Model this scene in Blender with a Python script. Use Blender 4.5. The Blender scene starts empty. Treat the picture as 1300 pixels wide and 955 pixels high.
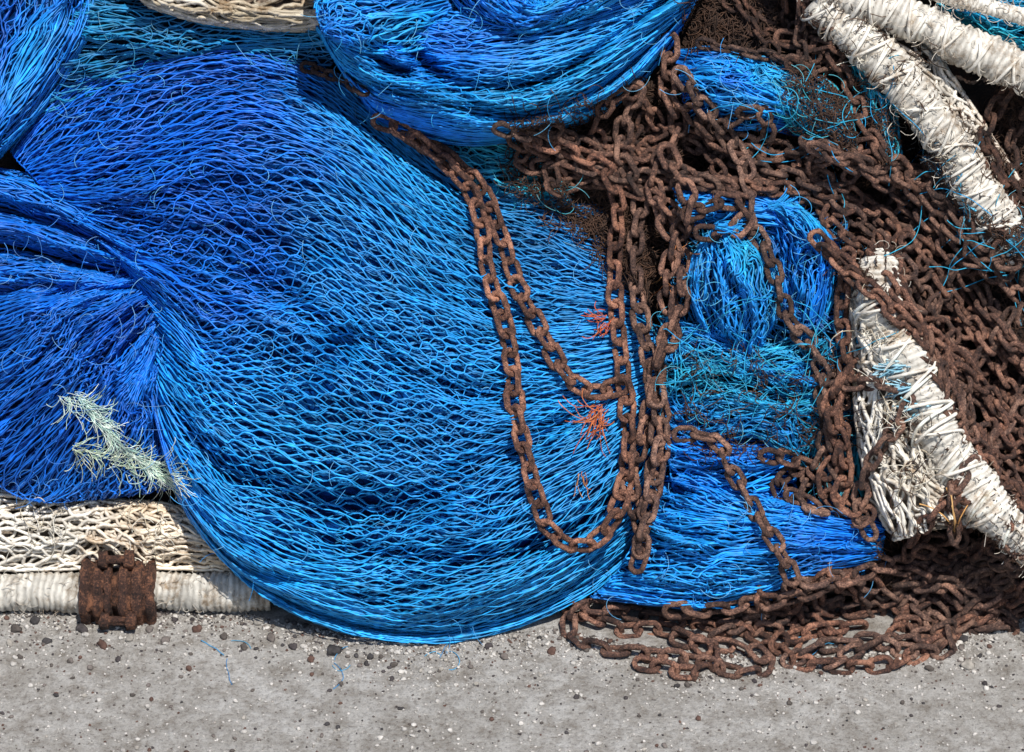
import bpy, math, random
import numpy as np
rng=np.random.default_rng(7); random.seed(7)
# ------------------------------------------------------------------ frame of the slope
S=0.0015; D=6.0; A=math.radians(55); SA,CA=math.sin(A),math.cos(A)
Y0=780.0; CX,CY=650.0,477.5; VC=(Y0-CY)*S
NV=np.array([0,-SA,CA]); UV=np.array([0,CA,SA]); XV=np.array([1.0,0,0])
def W(x,y,h):
    x=np.asarray(x,float);y=np.asarray(y,float);h=np.asarray(h,float)*S
    f=1-h/D
    u=(x-CX)*S*f; v=VC+((Y0-y)*S-VC)*f
    return np.stack([u+0*h, v*CA-h*SA, v*SA+h*CA],-1)
def hg(y):
    v=(Y0-np.asarray(y,float))*S
    return (-SA*v/(CA-SA*(v-VC)/D))/S
# ------------------------------------------------------------------ noise
_L=rng.random((256,256))*2-1
def vn(x,y,seed=0):
    x=np.asarray(x,float)+seed*17.31; y=np.asarray(y,float)+seed*9.77
    x,y=np.broadcast_arrays(x,y)
    xi=np.floor(x).astype(int); yi=np.floor(y).astype(int)
    fx=x-xi; fy=y-yi; fx=fx*fx*(3-2*fx); fy=fy*fy*(3-2*fy)
    a=_L[xi&255,yi&255]; b=_L[(xi+1)&255,yi&255]; c=_L[xi&255,(yi+1)&255]; d=_L[(xi+1)&255,(yi+1)&255]
    return (a*(1-fx)+b*fx)*(1-fy)+(c*(1-fx)+d*fx)*fy
def fbm(x,y,seed=0,o=4):
    r=0;a=1
    for k in range(o):
        r=r+a*vn(x*2**k,y*2**k,seed+k*3); a*=.5
    return r
# ------------------------------------------------------------------ mesh helpers
def make_obj(name,parts,mats,label=None,cat=None,group=None,kind=None,parent=None,smooth=True):
    V=[];F=[];C=[];MI=[];o=0
    for p in parts:
        v,f,c=p[:3]; mi=p[3] if len(p)>3 else 0
        V.append(v);F.append(f+o);o+=len(v)
        c=np.asarray(c,float)
        if c.ndim==1: c=np.tile(c,(len(v),1))
        C.append(c);MI.append(np.full(len(f),mi,int))
    V=np.concatenate(V);F=np.concatenate(F);C=np.concatenate(C);MI=np.concatenate(MI)
    org=V.mean(0).copy(); org[2]=V[:,2].min()
    me=bpy.data.meshes.new(name)
    me.vertices.add(len(V)); me.vertices.foreach_set('co',(V-org).astype(np.float32).ravel())
    me.loops.add(F.size); me.loops.foreach_set('vertex_index',F.astype(np.int32).ravel())
    me.polygons.add(len(F)); me.polygons.foreach_set('loop_start',np.arange(0,F.size,4,dtype=np.int32))
    me.polygons.foreach_set('loop_total',np.full(len(F),4,np.int32))
    for m in mats: me.materials.append(m)
    me.polygons.foreach_set('material_index',MI.astype(np.int32))
    me.update(calc_edges=True)
    me.polygons.foreach_set('use_smooth',np.full(len(F),smooth,bool))
    at=me.color_attributes.new('Col','FLOAT_COLOR','POINT')
    at.data.foreach_set('color',np.concatenate([C,np.ones((len(C),1))],1).astype(np.float32).ravel())
    ob=bpy.data.objects.new(name,me); bpy.context.scene.collection.objects.link(ob)
    if parent is not None:
        ob.parent=parent; ob.location=org-np.array(parent.location)
    else: ob.location=org
    if label: ob['label']=label
    if cat: ob['category']=cat
    if group: ob['group']=group
    if kind: ob['kind']=kind
    return ob
def tubes(P,r,k=4,N=NV):
    M,n,_=P.shape
    T=np.gradient(P,axis=1); T/=np.linalg.norm(T,axis=2,keepdims=True)+1e-12
    B=np.cross(T,np.broadcast_to(N,T.shape)); B/=np.linalg.norm(B,axis=2,keepdims=True)+1e-6
    Q=np.cross(T,B)
    r=np.broadcast_to(np.asarray(r,float),(M,n))[...,None,None]
    th=np.arange(k)*2*np.pi/k
    ring=P[:,:,None,:]+r*(np.cos(th)[None,None,:,None]*B[:,:,None,:]+np.sin(th)[None,None,:,None]*Q[:,:,None,:])
    v=ring.reshape(-1,3)
    idx=np.arange(M*n*k).reshape(M,n,k)
    a=idx[:,:-1,:];b=np.roll(idx,-1,2)[:,:-1,:];c=np.roll(idx,-1,2)[:,1:,:];d=idx[:,1:,:]
    return v,np.stack([a,b,c,d],-1).reshape(-1,4)
def crw(u):
    return [(-u+2*u*u-u**3)/2,(2-5*u*u+3*u**3)/2,(u+4*u*u-3*u**3)/2,(-u*u+u**3)/2]
def surf(C,s,t):
    K,M,_=C.shape
    tt=np.clip(t,0,1)*(K-1); i=np.clip(np.floor(tt).astype(int),0,K-2); wt=crw(tt-i)
    ss=np.clip(s,0,1)*(M-1); j=np.clip(np.floor(ss).astype(int),0,M-2); ws=crw(ss-j)
    r=0
    for a in range(4):
        for b in range(4):
            r=r+(wt[a]*ws[b])[...,None]*C[np.clip(i+a-1,0,K-1),np.clip(j+b-1,0,M-1)]
    return r
def path(pts,step):
    C=np.array(pts,float)[None]; C=np.repeat(C,2,0)
    if C.shape[2]==2: C=np.concatenate([C,np.zeros(C.shape[:2]+(1,))],2)
    s=np.linspace(0,1,2000); P=surf(C,s,s*0)
    d=np.r_[0,np.cumsum(np.linalg.norm(np.diff(P[:,:2],axis=0),axis=1))]
    q=np.arange(0,d[-1],step)
    return np.stack([np.interp(q,d,P[:,k]) for k in range(3)],-1)
# ------------------------------------------------------------------ materials
def newmat(name):
    m=bpy.data.materials.new(name); m.use_nodes=True
    nt=m.node_tree; b=nt.nodes['Principled BSDF']; return m,nt,b
def N_(nt,t,**kw):
    n=nt.nodes.new(t)
    for k,v in kw.items(): setattr(n,k,v)
    return n
def fibre_mat(name,rough=.45,spec=.5,nscale=60,lo=.55,hi=1.25,bump=.0,bscale=800,dirt=None):
    m,nt,b=newmat(name); L=nt.links.new
    at=N_(nt,'ShaderNodeAttribute'); at.attribute_name='Col'
    tc=N_(nt,'ShaderNodeTexCoord')
    no=N_(nt,'ShaderNodeTexNoise'); no.inputs['Scale'].default_value=nscale; no.inputs['Detail'].default_value=5
    L(tc.outputs['Object'],no.inputs['Vector'])
    mr=N_(nt,'ShaderNodeMapRange'); mr.inputs[1].default_value=.3; mr.inputs[2].default_value=.7; mr.inputs[3].default_value=lo; mr.inputs[4].default_value=hi
    L(no.outputs['Fac'],mr.inputs[0])
    mx=N_(nt,'ShaderNodeVectorMath',operation='SCALE'); L(at.outputs['Color'],mx.inputs[0]); L(mr.outputs[0],mx.inputs['Scale'])
    outc=mx.outputs[0]
    if dirt:
        n3=N_(nt,'ShaderNodeTexNoise'); n3.inputs['Scale'].default_value=16; n3.inputs['Detail'].default_value=8; n3.inputs['Roughness'].default_value=.78
        L(tc.outputs['Object'],n3.inputs['Vector'])
        cr=N_(nt,'ShaderNodeValToRGB'); L(n3.outputs['Fac'],cr.inputs[0]); e=cr.color_ramp.elements
        e[0].position=.36; e[0].color=(*dirt,1); e[1].position=.50; e[1].color=(1,1,1,1)
        m2=N_(nt,'ShaderNodeVectorMath',operation='MULTIPLY'); L(outc,m2.inputs[0]); L(cr.outputs[0],m2.inputs[1]); outc=m2.outputs[0]
    L(outc,b.inputs['Base Color'])
    b.inputs['Roughness'].default_value=rough; b.inputs['Specular IOR Level'].default_value=spec
    if bump:
        n2=N_(nt,'ShaderNodeTexNoise'); n2.inputs['Scale'].default_value=bscale; n2.inputs['Detail'].default_value=3
        L(tc.outputs['Object'],n2.inputs['Vector'])
        bp=N_(nt,'ShaderNodeBump'); bp.inputs['Strength'].default_value=bump; bp.inputs['Distance'].default_value=.002
        L(n2.outputs['Fac'],bp.inputs['Height']); L(bp.outputs[0],b.inputs['Normal'])
    return m
M_net=fibre_mat('blue_twine',.52,.45,45,.62,1.25)
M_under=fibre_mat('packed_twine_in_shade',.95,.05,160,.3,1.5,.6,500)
M_cream=fibre_mat('cream_rope_fibre',.85,.2,60,.68,1.12,.7,600,dirt=(.46,.36,.27))
M_fray=fibre_mat('frayed_fibre',.7,.3,50,.8,1.2)
def rust_mat(name,dark,mid,hot,dp=.74,bd=.006):
    m,nt,b=newmat(name); L=nt.links.new
    tc=N_(nt,'ShaderNodeTexCoord')
    n1=N_(nt,'ShaderNodeTexNoise'); n1.inputs['Scale'].default_value=24; n1.inputs['Detail'].default_value=8; n1.inputs['Roughness'].default_value=.72
    L(tc.outputs['Object'],n1.inputs['Vector'])
    n2=N_(nt,'ShaderNodeTexNoise'); n2.inputs['Scale'].default_value=260; n2.inputs['Detail'].default_value=6; n2.inputs['Roughness'].default_value=.8
    L(tc.outputs['Object'],n2.inputs['Vector'])
    ad=N_(nt,'ShaderNodeMath',operation='ADD'); ml=N_(nt,'ShaderNodeMath',operation='MULTIPLY'); ml.inputs[1].default_value=.9
    L(n2.outputs['Fac'],ml.inputs[0]); L(n1.outputs['Fac'],ad.inputs[0]); L(ml.outputs[0],ad.inputs[1])
    mq=N_(nt,'ShaderNodeMath',operation='MULTIPLY'); mq.inputs[1].default_value=.93; L(ad.outputs[0],mq.inputs[0])
    cr=N_(nt,'ShaderNodeValToRGB'); L(mq.outputs[0],cr.inputs[0])
    e=cr.color_ramp.elements; e[0].position=dp; e[0].color=(*dark,1); e[1].position=1.0; e[1].color=(*hot,1)
    x=e.new(.90); x.color=(*mid,1)
    at=N_(nt,'ShaderNodeAttribute'); at.attribute_name='Col'
    mx=N_(nt,'ShaderNodeVectorMath',operation='MULTIPLY'); L(cr.outputs[0],mx.inputs[0]); L(at.outputs['Color'],mx.inputs[1])
    L(mx.outputs[0],b.inputs['Base Color'])
    b.inputs['Roughness'].default_value=.75; b.inputs['Specular IOR Level'].default_value=.4
    bp=N_(nt,'ShaderNodeBump'); bp.inputs['Strength'].default_value=1; bp.inputs['Distance'].default_value=bd
    L(n2.outputs['Fac'],bp.inputs['Height']); L(bp.outputs[0],b.inputs['Normal'])
    return m
M_rust=rust_mat('rusted_iron',(.025,.015,.014),(.135,.073,.054),(.38,.21,.145))
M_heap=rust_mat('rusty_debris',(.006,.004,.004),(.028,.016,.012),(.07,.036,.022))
# ------------------------------------------------------------------ height field
GX0,GY0,GC=-400,-350,4
gx=np.arange(GX0,1701,GC); gy=np.arange(GY0,1001,GC)
GXX,GYY=np.meshgrid(gx,gy)
def sstep(a,b,x):
    t=np.clip((x-a)/(b-a),0,1); return t*t*(3-2*t)
def seg(x,y,ax,ay,bx,by):
    t=np.clip(((x-ax)*(bx-ax)+(y-ay)*(by-ay))/((bx-ax)**2+(by-ay)**2),0,1)
    return np.hypot(x-ax-t*(bx-ax),y-ay-t*(by-ay))
def heap_h(x,y):
    xb=np.interp(y,[-350,60,120,160,240,300,400,560,640,700,800],[860,860,790,640,640,720,820,860,860,800,760])
    m=sstep(-30,30,x-xb)
    h=-22+54*m+ (10+14*m)*fbm(x/80,y/80,3)
    h=h+25*np.exp(-((x-1180)/130.)**2-((y-330)/140.)**2)+25*m*np.exp(-((x-900)/100.)**2-((y-150)/80.)**2)
    h=h+34*np.exp(-((x-1060)/45.)**2-((y-520)/130.)**2)
    d=np.minimum.reduce([seg(x,y,775,795,900,812)-16,seg(x,y,900,805,1190,787)-24,seg(x,y,1080,762,1320,745)-36])
    mm=1-sstep(-30,12,d)
    g=hg(y)+ -40+38*mm+6*mm*fbm(x/30,y/30,9)
    h=np.where(y>785,np.maximum(g,-60),np.maximum(h*(1-sstep(740,785,y))-40*sstep(740,785,y),g))
    return h
H0=heap_h(GXX,GYY)
H=np.maximum(H0,hg(GYY))
def gi(x,y): return (np.clip(((np.asarray(y)-GY0)/GC+.5).astype(int),0,H.shape[0]-1),np.clip(((np.asarray(x)-GX0)/GC+.5).astype(int),0,H.shape[1]-1))
def splat(P):
    j,i=gi(P[...,0].ravel(),P[...,1].ravel()); np.maximum.at(H,(j,i),P[...,2].ravel())
def Hs(x,y,r=2):
    j=int((y-GY0)/GC+.5); i=int((x-GX0)/GC+.5)
    return H[max(j-r,0):j+r+1,max(i-r,0):i+r+1]
# ------------------------------------------------------------------ nets
DEEP=(.003,.11,.54);MID=(.004,.18,.68);SKY=(.012,.32,.80);TEAL=(.014,.34,.62);TURQ=(.025,.42,.54)
CREAM=(.70,.63,.52)
def mixc(a,b,f): return np.asarray(a)*(1-f[...,None])+np.asarray(b)*f[...,None]
def net(label,C,nstr,nknot,ca,cb,r=.95,layers=3,fold=10,ff=(2,14),seed=1,under=True,warp=1.5,mat=None,cat='fishing net',
        cfun=None,amp=.5,ucol=None,loose=0,lift=0,dl=5,rough=1.8,bunch=1.1,fmod=None,crease=None,dark=.17,knot=2.0):
    C=np.array(C,float); C[...,2]+=lift
    def fh(s,t):
        ws=s*ff[0]+.6*vn(s*3,t*5,seed+91); wt=t*ff[1]+1.3*vn(s*2.6,t*3.2,seed+92)
        n=vn(ws,wt,seed); n2=vn(s*ff[0]*2.1,wt*2.3,seed+5); n3=vn(s*ff[0]*4,wt*5.1,seed+6)
        rd=1-np.abs(n)*2.8; rd2=1-np.abs(n2)*2.4
        a=(.7+.5*vn(s*3,t*3,seed+93))
        if fmod is not None: a=a*fmod(s,t)
        o=fold*(.9*rd+.45*rd2+.33*n3)*a
        if crease is not None: o=o+crease(s,t)
        return o
    parts=[]
    for L in range(layers):
        n=nknot*6+1; ni=nstr+1
        s=np.linspace(0,1,n)[None,:]; i=np.arange(ni)[:,None]
        ph=L*.5+.6*vn(i*.07,s*2.5,seed+L)
        z=np.clip(1.35*np.cos(np.pi*(s*nknot+i+ph)),-1,1)
        am=amp*np.clip(.78+.75*vn(s*4.5,i*.07,seed+20+L),.15,1.02)
        t=(i+am*z+.37*L)/nstr
        t=t+warp/nstr*(1.9*vn(s*5,t*7,seed+30+L)+.8*vn(s*12,t*20,seed+40+L))+bunch*(3.0/nstr)*vn(s*2.5,t*nstr/10.,seed+45+L)
        ss=s+.6/nknot*vn(t*nstr*.15,s*7,seed+50+L)+1.1/nknot*vn(t*6,s*4,seed+51+L)
        P=surf(C,ss,t)
        P[...,2]+=fh(ss,t)-dl*L+rough*vn(t*nstr*1.1,s*nknot*.9,seed+60+L)
        P[...,0]+=1.1*vn(t*nstr*.9,s*nknot*1.2,seed+61+L); P[...,1]+=1.1*vn(t*nstr*.9,s*nknot*1.2,seed+62+L)
        P[...,2]=np.maximum(P[...,2],hg(P[...,1])+1.5)
        f=np.clip(.5+.9*vn(s*3,t*4,seed+70)+.3*vn(i*3.1,s*2,seed+71+L),0,1)
        col=mixc(ca,cb,f)
        if cfun is not None: col=cfun(P,col)
        br=(.85+.34*rng.random((ni,1))+.25*vn(i*5.3,s*8,seed+72))*(1.1*(1-dark)**L)  # lower layers get darker colour, painting in shade between the strands
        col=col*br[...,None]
        kn=np.abs(np.cos(np.pi*(s*nknot+i+ph)))
        rr=r*S*(1+(knot-1)*(kn>.97))*(.82+.32*rng.random((ni,1)))
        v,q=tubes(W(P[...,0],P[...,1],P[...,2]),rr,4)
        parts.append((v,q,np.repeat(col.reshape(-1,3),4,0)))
    g=np.linspace(0,1,320); sg,tg=np.meshgrid(g,g); U=surf(C,sg,tg); U[...,2]+=fh(sg,tg); splat(U)
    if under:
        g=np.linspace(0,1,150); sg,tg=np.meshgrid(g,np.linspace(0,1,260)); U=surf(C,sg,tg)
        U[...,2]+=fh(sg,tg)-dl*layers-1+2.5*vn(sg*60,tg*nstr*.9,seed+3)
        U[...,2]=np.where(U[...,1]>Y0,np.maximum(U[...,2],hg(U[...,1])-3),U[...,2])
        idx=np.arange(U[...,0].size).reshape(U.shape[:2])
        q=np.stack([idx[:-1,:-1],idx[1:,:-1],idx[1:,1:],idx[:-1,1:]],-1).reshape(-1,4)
        uc=np.array(ucol if ucol else np.array(ca)*.25)  # underlay colour darkened to stand in for shade deep in the mesh gaps
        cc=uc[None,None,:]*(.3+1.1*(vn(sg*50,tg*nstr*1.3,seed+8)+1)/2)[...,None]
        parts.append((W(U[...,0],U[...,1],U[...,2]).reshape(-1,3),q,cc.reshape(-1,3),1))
    if loose:
        M=loose;n=12
        s0=rng.random((M,1));t0=rng.random((M,1)); a=rng.random((M,1))*6.28
        u=np.linspace(0,1,n)[None]; ln=rng.uniform(10,40,(M,1))
        B=surf(C,s0+0*u,t0+0*u); cu=rng.normal(0,1.6,(M,1))
        B[...,0]+=np.cos(a+cu*u)*ln*u; B[...,1]+=np.sin(a+cu*u)*ln*u
        B[...,2]+=fh(s0+0*u,t0+0*u)+1+5*np.sin(u*3.1)
        B[...,2]=np.maximum(B[...,2],hg(B[...,1])+1.5)
        v,q=tubes(W(B[...,0],B[...,1],B[...,2]),.42*S,3)
        cc=mixc(cb,(.3,.55,.6),rng.random(M)*.5)
        parts.append((v,q,np.repeat(cc,n*3,0)))
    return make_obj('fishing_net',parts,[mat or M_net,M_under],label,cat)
def G(rows,hs=None,ends=None):
    out=[]
    for k,rw in enumerate(rows):
        h=hs[k]; m=len(rw)
        out.append([(x,y,h*(1 if ends is None else np.interp(i/(m-1),np.linspace(0,1,len(ends)),ends))) for i,(x,y) in enumerate(rw)])
    return out
rows=[
[(15,190),(60,128),(150,82),(280,55),(380,72),(460,115),(540,180),(620,235),(700,240),(790,265)],
[(18,200),(75,145),(165,100),(285,76),(382,95),(462,145),(542,210),(622,258),(702,268),(792,300)],
[(40,222),(110,195),(190,165),(290,145),(390,165),(470,215),(545,275),(620,315),(700,330),(800,350)],
[(62,248),(140,262),(220,258),(310,252),(400,268),(480,305),(550,345),(630,380),(710,395),(820,395)],
[(115,298),(185,335),(250,352),(330,362),(410,382),(480,408),(560,428),(640,448),(720,452),(840,430)],
[(158,338),(205,410),(262,455),(340,480),(420,495),(500,508),(580,518),(660,512),(740,498),(850,455)],
[(168,365),(208,480),(268,550),(350,580),(440,597),(530,602),(610,592),(690,568),(770,530),(858,475)],
[(172,385),(208,550),(270,636),(356,678),(450,702),(545,704),(640,680),(730,630),(800,570),(862,490)],
[(175,412),(214,592),(280,696),(366,748),(458,776),(560,782),(662,752),(757,692),(827,612),(866,510)],
[(178,440),(220,616),(284,712),(356,770),(450,806),(560,816),(682,788),(782,728),(847,640),(869,540)]]
def main_c(P,col):
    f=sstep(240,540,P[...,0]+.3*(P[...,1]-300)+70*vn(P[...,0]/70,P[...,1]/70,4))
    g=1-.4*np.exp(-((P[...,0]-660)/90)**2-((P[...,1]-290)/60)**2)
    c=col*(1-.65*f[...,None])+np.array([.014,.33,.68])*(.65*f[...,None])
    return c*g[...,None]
def main_fm(s,t): return .75+.9*sstep(.5,.8,t)*sstep(.1,.5,s)+.5*sstep(.35,.0,s)
def main_cr(s,t):
    o=0
    for (t0,k,am,wd,s0,s1) in [(.16,.05,-26,.022,.15,.8),(.33,-.05,-20,.02,.0,.55),(.47,.06,-26,.022,.02,.6),(.56,-.06,-24,.02,.25,.95),(.68,.05,-30,.022,.1,.95),(.78,-.04,-28,.018,.3,1.),(.86,.03,-24,.016,.05,.9),(.93,.0,-18,.014,.2,1.)]:
        c=t0+k*np.sin(s*5+t0*9)+.025*vn(s*9,t*2,int(t0*100))
        w_=sstep(s0,s0+.15,s)*(1-sstep(s1-.15,s1,s))
        o=o+am*np.exp(-((t-c)/wd)**2)*w_-am*.45*np.exp(-((t-c-wd*2.2)/(wd*1.6))**2)*w_
    return o
net('large bulging bright blue fishing net draped on the quay',G(rows,[8,48,95,122,135,138,132,118,88,44],[.3,.62,.93,1.04,1.1,1.05,.95,.75,.55,.35]),
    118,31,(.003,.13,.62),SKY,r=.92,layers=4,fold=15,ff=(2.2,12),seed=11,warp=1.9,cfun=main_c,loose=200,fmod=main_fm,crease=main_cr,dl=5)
rows=[[(398,-70),(470,-60),(560,-55),(660,-55),(760,-60),(900,-90)],
[(398,-15),(465,8),(560,18),(660,18),(765,5),(888,-45)],
[(400,12),(448,50),(540,72),(650,78),(765,48),(888,-12)],
[(402,30),(440,80),(515,118),(640,130),(765,93),(878,10)],
[(404,40),(446,104),(500,145),(625,166),(762,130),(866,32)],
[(406,46),(455,118),(492,160),(610,184),(765,146),(855,56)]]
def top_cr(s,t):
    o=0
    for (t0,k,am,wd) in [(.38,.16,-34,.035),(.58,-.14,-28,.03),(.76,.12,-30,.03),(.9,.05,-18,.02)]:
        c=t0+k*np.sin(s*6+t0*11)+.04*vn(s*7,t,int(t0*50)); o=o+am*np.exp(-((t-c)/wd)**2)-am*.5*np.exp(-((t-c-wd*2)/(wd*1.5))**2)
    return o*sstep(.05,.3,s)
net('bright blue fishing net folded over the top of the heap',G(rows,[60,130,155,150,120,50],[.5,.85,1,1,.9,.6]),72,20,MID,(.014,.34,.72),r=.95,layers=4,fold=20,ff=(3.2,5.5),seed=23,loose=90,ucol=(.001,.03,.12),crease=top_cr)
rows=[[(520,-80),(560,-20),(600,25),(660,42),(735,25),(800,-10),(870,-60)],[(570,-80),(600,-25),(635,12),(675,24),(725,8),(775,-22),(820,-70)],[(620,-80),(645,-32),(665,-5),(690,6),(715,-8),(745,-32),(770,-80)],[(660,-80),(670,-50),(680,-22),(694,-12),(708,-24),(718,-48),(725,-80)]]
net('loosely gathered blue net fold with a dark hollow',G(rows,[135,178,172,110],[1,1,1,1,1]),32,16,MID,(.014,.34,.72),r=.95,layers=3,fold=16,ff=(3.2,4),seed=27,loose=30,warp=2.4)
rows=[[(395,-60),(440,-60),(500,-60),(560,-60)],[(398,-5),(440,-20),(500,-22),(570,-35)],[(404,25),(430,15),(490,8),(580,-8)],[(410,42),(450,44),(500,36),(575,15)],[(420,50),(460,66),(520,66),(590,42)]]
net('rolled blue net fold lying on the heap',G(rows,[130,175,198,195,160],[1,1,.95,.7]),32,8,MID,(.014,.34,.72),fold=13,ff=(1.8,4),seed=29,loose=20)
rows=[[(-80,-60),(-100,0),(-120,80),(-140,150)],[(0,-60),(-15,10),(-40,80),(-80,160)],[(60,-60),(50,20),(8,100),(-40,180)],[(110,-50),(90,40),(40,120),(-20,195)],[(125,-40),(112,42),(66,125),(0,200)]]
rows2=[[(85,-60),(200,-60),(310,-50),(430,-40)],[(85,-10),(200,-5),(310,8),(430,18)],[(70,50),(200,45),(310,42),(430,50)],[(40,110),(170,95),(300,75),(420,95)],[(20,160),(150,130),(300,100),(430,130)]]
net('dark teal fishing net stretched behind the blue heap',G(rows2,[30,55,55,30,0]),40,15,(.008,.15,.36),(.012,.29,.54),fold=17,ff=(2,7),seed=33,ucol=(.002,.025,.05),loose=50)
net('blue fishing net hanging in a long fold',G(rows,[20,70,95,85,25]),48,10,DEEP,SKY,fold=18,ff=(1.5,6),seed=31,loose=30)
rows=[[(150,-50),(230,-45),(310,-40),(430,-40)],[(170,-15),(240,-5),(320,8),(425,5)],[(180,0),(250,18),(330,26),(415,26)],[(190,8),(255,28),(335,38),(412,38)]]
net('cream knotted net lying on top of the heap',G(rows,[80,95,90,60]),12,12,CREAM,(.5,.42,.30),r=2.2,fold=5,ff=(2,4),seed=37,mat=M_cream,ucol=(.16,.12,.09),bunch=.3,warp=.8,dl=4,knot=1.5)
rows=[[(-80,205),(0,214),(55,228),(120,260),(185,300)],[(-80,232),(0,238),(55,255),(120,286),(190,325)],[(-80,258),(0,260),(55,282),(120,308),(192,340)]]
net('small blue net fold tucked against the large net',G(rows,[5,66,20],[1,1,1,.75,.3]),18,10,DEEP,MID,fold=7,ff=(1.5,3),seed=41)
rows=[[(-80,262),(0,266),(55,282),(112,302),(190,325)],[(-80,288),(0,286),(60,300),(116,318),(195,340)],[(-80,312),(0,308),(60,322),(118,338),(198,355)]]
net('deep blue fishing net gathered into a bundle',G(rows,[10,80,25],[1,1,1,.8,.3]),20,10,DEEP,MID,fold=8,ff=(1.5,3),seed=43,loose=20)
rows=[[(-80,318),(0,316),(60,326),(120,340),(196,352)],[(-80,350),(0,345),(60,348),(120,356),(200,368)],[(-80,385),(0,378),(60,374),(120,376),(202,388)]]
net('deep blue fishing net gathered into a bundle',G(rows,[10,84,35],[1,1,1,.8,.3]),22,10,DEEP,MID,fold=8,ff=(1.5,3),seed=45,loose=20)
rows=[[(198,330),(110,352),(20,368),(-80,385)],[(205,345),(120,372),(30,402),(-80,440)],[(210,362),(132,412),(55,475),(-60,550)],[(213,385),(155,455),(98,540),(22,630)],[(214,410),(182,480),(160,560),(128,634)],[(216,440),(208,500),(220,560),(232,618)]]
net('deep blue fishing net fanning down from a gather',G(rows,[40,84,104,100,80,35],[.3,.95,1,.45]),84,15,(.003,.09,.48),(.005,.17,.66),r=.92,layers=4,fold=22,ff=(1.8,10),seed=47,loose=120)
rows=[[(-60,622),(40,626),(130,632),(210,640),(250,650)],[(-60,650),(40,652),(140,655),(220,662),(270,680)],[(-60,690),(40,690),(140,688),(225,692),(290,705)],[(-60,722),(40,724),(140,720),(230,722),(310,728)]]
def cr_c(P,col):
    f=sstep(90,160,P[...,0]+30*vn(P[...,0]/30,P[...,1]/20,3)); return col*(1-f[...,None]*np.array([.06,.16,.28]))
net('cream knotted rope net spread beside the rope',G(rows,[-5,22,22,5]),13,20,(.92,.90,.85),(.82,.77,.68),r=2.3,fold=5,ff=(3,4),seed=53,mat=M_cream,cfun=cr_c,ucol=(.16,.13,.10),layers=3,warp=.5,dl=5,bunch=.2,knot=1.4,dark=.1)
rows=[[(845,535),(900,552),(950,552),(1000,545)],[(845,560),(900,572),(955,575),(1003,565)],[(850,590),(900,600),(955,602),(1010,592)],[(855,625),(900,632),(955,640),(1010,625)]]
net('blue fishing net fold lying beneath rusty chains',G(rows,[50,95,98,60],[1,1,.95,.6]),30,8,MID,SKY,fold=12,ff=(1.5,4),seed=59)
rows=[[(850,592),(900,602),(970,618),(1040,636),(1112,652)],[(840,622),(900,630),(970,642),(1040,656),(1120,668)],[(815,670),(890,680),(970,682),(1040,684),(1122,686)],[(780,730),(880,738),(970,734),(1040,722),(1118,706)],[(750,758),(860,772),(950,772),(1030,752),(1112,722)]]
net('blue fishing net pulled taut along the ground',G(rows,[60,105,115,90,45],[.6,1,1,.95,.6]),54,14,MID,SKY,layers=4,fold=17,ff=(1.8,8),seed=61,loose=60)
# netting packed behind the tied bunches
rows=[[(850,262),(910,258),(980,255),(1070,262)],[(852,320),(915,315),(990,315),(1082,325)],[(850,380),(920,385),(1000,385),(1085,390)],[(852,440),(930,440),(1010,440),(1080,445)],[(860,480),(930,480),(1010,480),(1070,480)]]
net('dark blue netting packed behind tied bunches',G(rows,[60,80,85,80,60]),34,14,(.004,.10,.34),(.012,.28,.50),fold=14,ff=(2,5),seed=139,loose=80,ucol=(.004,.016,.03),warp=2.4)
rows=[[(1020,430),(1030,500),(1035,580),(1045,660)],[(1045,425),(1055,500),(1060,580),(1072,665)],[(1080,420),(1088,500),(1092,580),(1108,670)]]
net('teal netting packed beside the cream rope',G(rows,[60,82,70]),20,14,(.006,.14,.34),TURQ,fold=12,ff=(3,4),seed=141,loose=60,ucol=(.01,.014,.014),warp=2.4,r=.85)
rows=[[(902,292),(880,326),(874,368),(886,410),(905,436)],[(908,287),(890,328),(887,375),(900,420),(922,448)],[(916,284),(914,328),(917,378),(930,426),(942,452)],[(925,284),(944,324),(951,376),(952,425),(955,450)],[(933,287),(968,322),(980,370),(975,415),(966,442)],[(938,294),(984,332),(993,370),(986,405),(972,434)]]
net('bright blue net bundle tied at the top and bulging',G(rows,[80,118,146,146,118,80],[.8,1.02,1.05,.85,.6]),46,9,(.008,.24,.68),(.02,.42,.72),layers=3,fold=15,ff=(1.2,6),seed=67,amp=.5,loose=70,warp=2.2)
rows=[[(958,264),(985,308),(995,360),(995,425)],[(982,256),(1014,300),(1024,362),(1012,442)],[(1008,258),(1044,300),(1050,362),(1030,440)],[(1020,266),(1064,308),(1068,364),(1046,428)]]
net('blue net bundle hanging among rusty chains',G(rows,[80,118,118,80],[.8,1,.95,.6]),36,9,MID,(.014,.34,.72),layers=3,fold=14,ff=(1.2,5),seed=71,amp=.5,loose=50,warp=2.2)
rows=[[(855,240),(910,236),(955,242),(1015,250)],[(862,262),(912,260),(950,264),(1010,276)],[(872,292),(912,292),(950,294),(1005,304)]]
net('small blue net scrap below rusty chains',G(rows,[80,110,80]),22,7,MID,SKY,fold=8,ff=(1.5,3),seed=73)
rows=[[(835,400),(890,415),(960,440),(1020,425),(1062,440)],[(848,440),(905,448),(960,470),(1020,485),(1068,475)],[(838,495),(900,500),(965,520),(1030,525),(1060,540)],[(852,545),(900,562),(962,556),(1010,590),(1060,575)]]
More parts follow.
